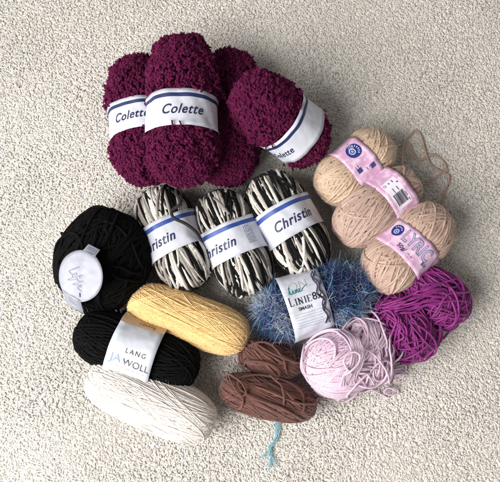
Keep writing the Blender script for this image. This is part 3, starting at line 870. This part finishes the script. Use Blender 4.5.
v, tr = flat_text('WOLL', width=0.0245, bold=0.003, space=1.02); bd.put(ml, v, tr, 0.0070, 0.0120, (0.02, 0.022, 0.03), 'axis')
v, tr = flat_text('JA', width=0.0105, bold=0.004); bd.put(ml, v, tr, -0.0125, 0.0120, (0.28, 0.36, 0.53), 'axis', off=0.00037)
v, tr = flat_text('10x50g', width=0.015, bold=0.02, space=1.1); bd.put(ml, v, tr, 0.004, -0.0245, (0.22, 0.14, 0.08), 'axis', off=0.00037) if False else mq.add(bd.map(0.004 + v[:, 0], -0.0270 - v[:, 1], np.full(len(v), 0.0003)), None, tr, (0.20, 0.13, 0.08))
for k in range(7):
    v, tr = flat_rects([(-0.016 + 0.0050 * k, 0, 0.0025 + 0.001 * (k % 2), 0.0006)]); bd.put(ml, v, tr, 0, 0.0185, (0.45, 0.47, 0.52), 'axis')
ml.build('lettering', INK, po); mq.build('lettering', INK, po)

# ------------------------------------------------------------------ big black ball with round tag
kb = Ball(104, 259, 0.034, 62, 47, 44, 36, n=2.2, seed=71)
t = thing('wool_ball', 'large round black ball with a white disc tag, next to the striped balls', 'yarn ball', kb.base)
mb = MB(); kb.core(mb, 0.97, (0.003, 0.003, 0.0033))
bl = golden_bundles(12, 10, 12, 0.40, kb.rng, 6) + golden_bundles(12, 9, 25, 0.30, kb.rng, 8, start=20) + [(6, 10, -0.9, 0.9, 34, 60), (-14, -25, -0.5, 0.3, 16, 40), (20, 30, -0.2, 0.6, 14, 40)]
tangle(kb, mb, 22, 0.0028, (0.0034, 0.0033, 0.0036), lift=(0.004, 0.007), cvar=0.2)
wind(kb, mb, bl, 0.0031, (0.0032, 0.0031, 0.0034), K=56, sides=6, jit=2.2, H=2.0, cvar=0.2, fuzz=1500)
rng = kb.rng
for k in range(5):
    strand(mb, [(72 + k * 3, 296, 0.02), (76 + k * 4, 306 + k, 0.008), (84 + 3 * k, 313 + k, 0.004), (96 + 3 * k, 309, 0.008), (104 + 2 * k, 300, 0.02)], 0.0026, (0.0034, 0.0034, 0.0036), kb.base)
for k in range(4):
    strand(mb, [(100 + 5 * k, 300, 0.025), (104 + 6 * k, 312 + 2 * k, 0.01), (116 + 5 * k, 318 - k, 0.006), (130 + 3 * k, 305, 0.012), (136, 292, 0.02)], 0.0026, (0.0034, 0.0034, 0.0036), kb.base)
mb.build('yarn', BLACKWOOL, t)
# tag: a card disc with a folded tab at the top and a tail bent down at the bottom
tc = at(80, 276, 0.076); tk = mpp(80, 276, 0.076)
tn = np.array([-0.34, -0.16, 0.94]); tn /= np.linalg.norm(tn)
ty = np.array([math.cos(R(62)), math.sin(R(62)), 0]); ty -= (ty @ tn) * tn; ty /= np.linalg.norm(ty)
tx = np.cross(ty, tn)
def tagmap(v2, off=0.0):
    v2 = np.asarray(v2, float)
    x, y = v2[:, 0], v2[:, 1]
    r = 26 * tk
    cur = -1.5 * x ** 2 - 1.0 * y ** 2 + 0.0004 * np.sin(x * 260 + y * 120)
    dn = np.where(y < -r * 0.86, -(np.abs(y) - r * 0.86) * 0.8, 0) + np.where(y > r * 0.9, -(y - r * 0.9) * 0.5, 0)
    return tc - kb.base + x[:, None] * tx + y[:, None] * ty + (cur + dn + off)[:, None] * tn
mt = MB()
def card(v2, q):
    n = len(v2); v2 = np.asarray(v2)
    cnt = {}
    for f in q:
        for a, b in zip(f, list(f[1:]) + [f[0]]): cnt[(a, b)] = 1
    ed = [(a, b) for (a, b) in cnt if (b, a) not in cnt]
    Q4 = [f for f in q if len(f) == 4]
    Q4 = Q4 + [[i + n for i in f[::-1]] for f in Q4] + [[b, a, a + n, b + n] for a, b in ed]
    mt.add(np.concatenate([tagmap(v2), tagmap(v2, -0.0003)]), Q4)
rr = 26 * tk
nr, na = 8, 56
# one outline: radius as a function of angle so disc, tab and tail are one card
an = np.arange(na) * 2 * math.pi / na
V = [(1e-5 * math.cos(a), 1e-5 * math.sin(a)) for a in an]
for k in range(1, nr + 1): V += [(rr * k / nr * math.cos(a), rr * k / nr * math.sin(a)) for a in an]
q = []
for k in range(nr):
    for i in range(na):
        a, b = k * na + i, k * na + (i + 1) % na
        q.append([a, a + na, b + na, b])
card(V, q)
def strip(x0a, x0b, x1a, x1b, y0, y1, n=5):
    V, q = [], []
    for k in range(n + 1):
        f = k / n
        V += [(x0a + (x1a - x0a) * f, y0 + (y1 - y0) * f), (x0b + (x1b - x0b) * f, y0 + (y1 - y0) * f)]
    for k in range(n): q.append([2 * k, 2 * k + 1, 2 * k + 3, 2 * k + 2])
    if y1 < y0: q = [f[::-1] for f in q]
    card(V, q)
strip(-8 * tk, 7 * tk, -7 * tk, 7 * tk, rr * 0.945, rr + 6 * tk)
strip(-14 * tk, 10 * tk, -11 * tk, 11 * tk, -rr * 0.86, -rr - 13 * tk)
po = mt.build('tag', paper_mat('tag_card', (0.33, 0.345, 0.41), rough=0.35), t)
ml = MB()
def tagput(v, tr, c, off=0.00035): ml.add(tagmap(v, off), None, tr, c)
hand = [[(-13, -2), (-12, 6), (-11, 8), (-12, -1), (-13, -5), (-9, -4), (-6, -1)], [(-6, -1), (-5, 2), (-7, 2), (-7, -3), (-4, -3), (-2, 6), (-1, 9), (-3, 2), (-5, -10), (-3, -8), (-1, -2)],
        [(-2, 0), (2, 1), (4, 4), (5, 7), (4, 1), (2, -7), (4, -5), (6, -1)], [(6, -1), (9, 0), (9, 2), (7, 1), (8, -3), (11, -2), (14, 0)]]
ca, sa = math.cos(R(-40)), math.sin(R(-40))
for st in hand:
    P = np.array(st) * tk * 0.92 ; P = np.stack([P[:, 0] * ca - P[:, 1] * sa, P[:, 0] * sa + P[:, 1] * ca], 1) + np.array([-2.0, -5.0]) * tk
    v, tr = flat_stroke(P, 0.00065); tagput(v, tr, (0.20, 0.22, 0.30))
v, tr = flat_rects([(0, 0, 4.2 * tk, 1.4 * tk)])
v = np.stack([v[:, 0] * 0.5 + v[:, 1] * 0.86, -v[:, 0] * 0.86 + v[:, 1] * 0.5], 1) + np.array([6.0, -16.0]) * tk; tagput(v, tr, (0.01, 0.01, 0.02))
v, tr = flat_rects([(-5.5 * tk, rr + 1.2 * tk, 11 * tk, 3.0 * tk)]); tagput(v, tr, (0.16, 0.18, 0.26))
for k in range(3):
    v, tr = flat_rects([(-7 * tk, -rr - (2 + 2.4 * k) * tk, (6 + 2 * k) * tk, 0.7 * tk)]); tagput(v, tr, (0.35, 0.36, 0.42))
ml.build('lettering', INK, po)

# ------------------------------------------------------------------ brown hanks
BROWN = np.array([0.125, 0.050, 0.039])
def brown(label, B, bl, loops):
    t = thing('wool_hank', label, 'yarn hank', B.base, 'brown hanks lying one against the other')
    mb = MB(); B.core(mb, 0.95, BROWN * 0.8)
    tangle(B, mb, 4, 0.0018, BROWN, lift=(0.003, 0.006), cvar=0.15)
    wind(B, mb, bl, 0.00175, BROWN, K=50, sides=6, jit=2.6, H=2.4, cvar=0.16, fuzz=1500, fuzz_len=0.0018, rise=0.5)
    for pts in loops: strand(mb, pts, 0.0019, BROWN * 1.05, B.base, rng=B.rng, wob=0.0003, fuzz=20)
    mb.build('yarn', WOOL, t)
    return t
bu = Ball(270, 359, 0.020, -16, 34, 19, 20, n=2.2, seed=81)
brown('smaller brown hank tucked under the blue shaggy ball', bu,
      golden_bundles(9, 7, 25, 0.40, bu.rng, 8) + [(30, 0, -0.8, 0.8, 22, 15), (48, 10, -0.5, 0.4, 12, 30), (20, -10, -0.1, 0.5, 8, 20)],
      [[(240, 362, 0.012), (244, 352, 0.026), (254, 344, 0.034), (266, 342, 0.036), (276, 350, 0.040), (284, 362, 0.040), (287, 374, 0.034)]])
blw = Ball(268, 397, 0.024, -12, 51, 22.5, 24, n=2.5, seed=82)
brown('longer brown hank lying above the turquoise thread', blw,
      golden_bundles(10, 8, 20, 0.42, blw.rng, 8) + [(35, 0, -0.9, 0.9, 30, 10), (58, 10, -0.75, -0.5, 10, 30), (28, 0, -0.30, 0.25, 16, 16), (50, -8, 0.15, 0.5, 12, 30), (62, 0, -0.62, -0.45, 5, 30), (15, 12, -0.2, 0.2, 6, 20)],
      [[(228, 372, 0.022), (231, 381, 0.040), (236, 390, 0.046), (243, 398, 0.046), (241, 407, 0.038), (233, 411, 0.018)],
       [(222, 378, 0.018), (228, 374, 0.034), (236, 378, 0.044), (244, 386, 0.048), (246, 394, 0.047), (240, 396, 0.046)],
       [(270, 375, 0.040), (280, 384, 0.050), (284, 398, 0.050), (284, 412, 0.036), (285, 421, 0.014)],
       [(284, 388, 0.049), (292, 398, 0.048), (300, 406, 0.042), (308, 414, 0.024)]])

# ------------------------------------------------------------------ lilac ball
LIL = np.array([0.66, 0.50, 0.615])
def lilac():
    B = Ball(338, 364, 0.031, 28, 35, 34, 30, n=2.2, seed=91)
    t = thing('cotton_ball', 'pale lilac ball with a tied loop in the middle and loose ends', 'yarn ball', B.base)
    mb = MB(); B.core(mb, 0.96, LIL * 0.85)
    bl = golden_bundles(8, 9, 20, 0.42, B.rng, 8) + [(30, 20, -0.9, 0.6, 26, 20), (14, 0, 0, 0, 38, 160), (-16, -15, 0.0, 0.06, 20, 110), (10, 12, -0.2, 0.5, 12, 20)]
    wind(B, mb, bl, 0.0019, LIL, K=52, sides=7, jit=1.8, H=2.2, cvar=0.05, fuzz=400)
    # the looser half behind the tie: a second, smaller lobe of the same strand
    B2 = Ball(366, 351, 0.030, 75, 35, 31, 30, n=2.2, seed=92); B2.base = B.base
    B2.core(mb, 0.95, LIL * 0.85)
    wind(B2, mb, golden_bundles(6, 6, 25, 0.45, B2.rng, 9) + [(10, 0, -0.9, 0.9, 16, 60), (-25, 20, -0.3, 0.6, 9, 60)], 0.0019, LIL, K=42, sides=6, jit=3.0, H=2.4, cvar=0.05, fuzz=200)
    r = B.rng
    # gathered tie: strands across the ball, from the top edge down to the tail
    for k in range(20):
        f = k / 19.0
        e = lambda s: r.normal() * s
        strand(mb, [(338 + 10 * f + e(1), 331 + e(1), 0.045), (348 + 11 * f + e(.7), 340 + e(1), 0.067), (352 + 12 * f + e(.6), 353, 0.0735 - 0.006 * f), (349 + 11 * f + e(.7), 366, 0.0735 - 0.008 * f),
                    (343 + 13 * f + e(1), 377, 0.068 - 0.010 * f), (341 + 14 * f + e(1.5), 386, 0.053 - 0.01 * f), (338 + 14 * f + e(2), 393, 0.026)], 0.0019, LIL * (1 + e(.05)), B.base)
    # tail fanning to the right
    for k in range(15):
        f = k / 14.0; e = lambda s: r.normal() * s
        strand(mb, [(350 + e(2), 368 + 6 * f, 0.05), (362 + e(1), 364 + 10 * f + e(.6), 0.058 + e(.002)), (376 + e(1), 363 + 11 * f + e(.8), 0.049 + e(.003)), (390 + e(1.5), 364 + 11 * f + e(.8), 0.032 + e(.003)),
                    (400 + e(2), 362 + 12 * f + e(1.2), 0.012), (399 + e(2), 366 + 11 * f + e(1), 0.007), (388 + e(2), 371 + 9 * f, 0.010)], 0.0019, LIL * (1 + e(.05)), B.base)
    tangle(B, mb, 10, 0.0019, LIL, lift=(0.004, 0.007), cvar=0.04)
    tangle(B2, mb, 18, 0.0019, LIL, lift=(0.003, 0.008), cvar=0.04, curl=1.5)
    mb.build('yarn', COTTON, t)
    ml = MB()
    strand(ml, [(352, 374, 0.070), (348, 370, 0.075), (344, 362, 0.077), (347, 355, 0.077), (355, 352, 0.077), (360, 356, 0.076), (358, 364, 0.076), (351, 371, 0.076), (345, 375, 0.072)], 0.0021, LIL, B.base, m=14)
    ml.build('tied_loop', COTTON, t)
    for pts in ([(356, 385, 0.022), (366, 386, 0.010), (376, 383, 0.006), (388, 386, 0.004), (396, 388, 0.003), (398, 393, 0.003), (391, 395, 0.004), (384, 392, 0.005), (389, 388, 0.006), (396, 391, 0.006)],
                [(350, 388, 0.02), (362, 392, 0.004), (372, 390, 0.004), (380, 394, 0.003), (388, 398, 0.003)],
                [(330, 396, 0.012), (342, 402, 0.006), (352, 398, 0.008), (358, 390, 0.012), (352, 384, 0.03)]):
        ml = MB(); strand(ml, pts, 0.0019, LIL, B.base, m=12); ml.build('loose_strand', COTTON, t)
lilac()

# ------------------------------------------------------------------ magenta skein
MAG = np.array([0.235, 0.017, 0.18])
def magenta():
    B = Ball(404, 326, 0.027, -52, 36, 29, 26, n=2.2, seed=95)
    t = thing('cotton_skein', 'magenta skein of loosely tangled shiny yarn in two lobes', 'yarn skein', B.base)
    mb = MB(); B.core(mb, 0.93, MAG * 0.6)
    r = B.rng
    bl = golden_bundles(9, 6, 25, 0.40, r, 12) + [(10, 0, -0.8, 0.8, 18, 60), (35, 20, -0.4, 0.5, 10, 80), (-30, -20, -0.4, 0.4, 10, 80)]
    wind(B, mb, bl, 0.0017, MAG, K=44, sides=6, jit=4.0, H=3.2, cvar=0.14, rise=0.6)
    B2 = Ball(433, 298, 0.028, -32, 34, 27, 27, n=2.3, seed=96); B2.base = B.base
    B2.core(mb, 0.93, MAG * 0.6)
    bl = golden_bundles(9, 6, 20, 0.40, B2.rng, 12) + [(8, 0, -0.8, 0.8, 20, 50), (20, 20, -0.3, 0.6, 10, 80), (-30, -20, -0.5, 0.3, 7, 80)]
    wind(B2, mb, bl, 0.0017, MAG, K=44, sides=6, jit=3.6, H=3.2, cvar=0.14, rise=0.6)
    e = lambda s: r.normal() * s
    for k in range(16):
        f = k / 15
        strand(mb, [(383 + 6 * f + e(2), 305 + 12 * f + e(2), 0.044), (398 + e(2), 300 + 14 * f, 0.053 + e(.002)), (412 + e(2), 296 + 14 * f + e(2), 0.054 + e(.003)), (424 + e(2), 290 + 16 * f + e(2), 0.057), (440 + e(2), 284 + 22 * f + e(2), 0.055), (456 + e(2), 290 + 20 * f, 0.042), (463 + e(1.5), 306 + 8 * f, 0.024)], 0.0017, MAG * (1 + e(.12)), B.base)
    for k in range(10):
        strand(mb, [(392 + e(5), 316 + e(5), 0.052), (402 + e(6), 326 + e(6), 0.058), (404 + e(8), 340 + e(4), 0.050), (398 + e(6), 352 + e(3), 0.034), (394 + e(6), 358 + e(2), 0.012), (404 + e(4), 357 + e(2), 0.010), (412 + e(4), 346 + e(4), 0.03)], 0.0017, MAG * (1 + e(.12)), B.base)
    for k in range(6):
        strand(mb, [(414 + e(4), 308 + e(4), 0.054), (425 + e(3), 318 + e(3), 0.046), (430 + e(2), 330 + e(2), 0.028), (424 + e(3), 340 + e(3), 0.020), (412 + e(3), 334 + e(3), 0.044)], 0.0017, MAG * (1 + e(.12)), B.base)
    tangle(B, mb, 75, 0.0017, MAG, lift=(0.002, 0.007), cvar=0.15, curl=1.5)
    tangle(B2, mb, 66, 0.0017, MAG, lift=(0.002, 0.006), cvar=0.15, curl=1.2)
    mb.build('yarn', COTTON, t)
    for pts in ([(438, 318, 0.03), (447, 322, 0.012), (456, 318, 0.006), (466, 312, 0.010), (470, 300, 0.02), (465, 290, 0.034)],
                [(420, 338, 0.024), (430, 344, 0.008), (440, 341, 0.004), (448, 333, 0.003), (452, 322, 0.006), (448, 314, 0.018)]):
        ml = MB(); strand(ml, pts, 0.0017, MAG, B.base, m=12); ml.build('loose_strand', COTTON, t)
magenta()

# ------------------------------------------------------------------ turquoise wisp of thread
def wisp():
    r = np.random.default_rng(99)
    base = np.array([*at(271, 450, 0)[:2], 0.0])
    mb = MB()
    for k in range(20):
        e = lambda s: r.normal() * s
        z = lambda: abs(r.normal()) * 0.0012 + 0.0012
        pts = [(277 + e(1.6), 420 + e(2), z()), (278 + e(1.6), 430 + e(1), z()), (276 + e(1.2), 438, z()), (271 + e(1.2), 447, z()), (269 + e(1.5), 453, z())]
        f = k % 3
        if f == 0: pts += [(264 + e(1.5), 457 + e(1), z()), (260 + e(2), 457 + e(1.5), z())]
        elif f == 1: pts += [(272 + e(2), 460 + e(1.5), z()), (276 + e(2), 466 + e(2), z())]
        else: pts += [(269 + e(2), 461 + e(1.5), z()), (268 + e(3), 469 + e(2), z())]
        c = np.array([(0.42, 0.70, 0.76), (0.58, 0.79, 0.84), (0.24, 0.55, 0.66)][r.integers(3)])
        strand(mb, pts, 0.00038, c, base, sides=4, m=6, wob=0.0008, rng=r)
    o = mb.build('thread_scrap', LASH, None, (0, 0, 0))
    o.location = base
    o['label'] = 'wispy turquoise thread scrap on the carpet below the brown hanks'; o['category'] = 'thread'
wisp()
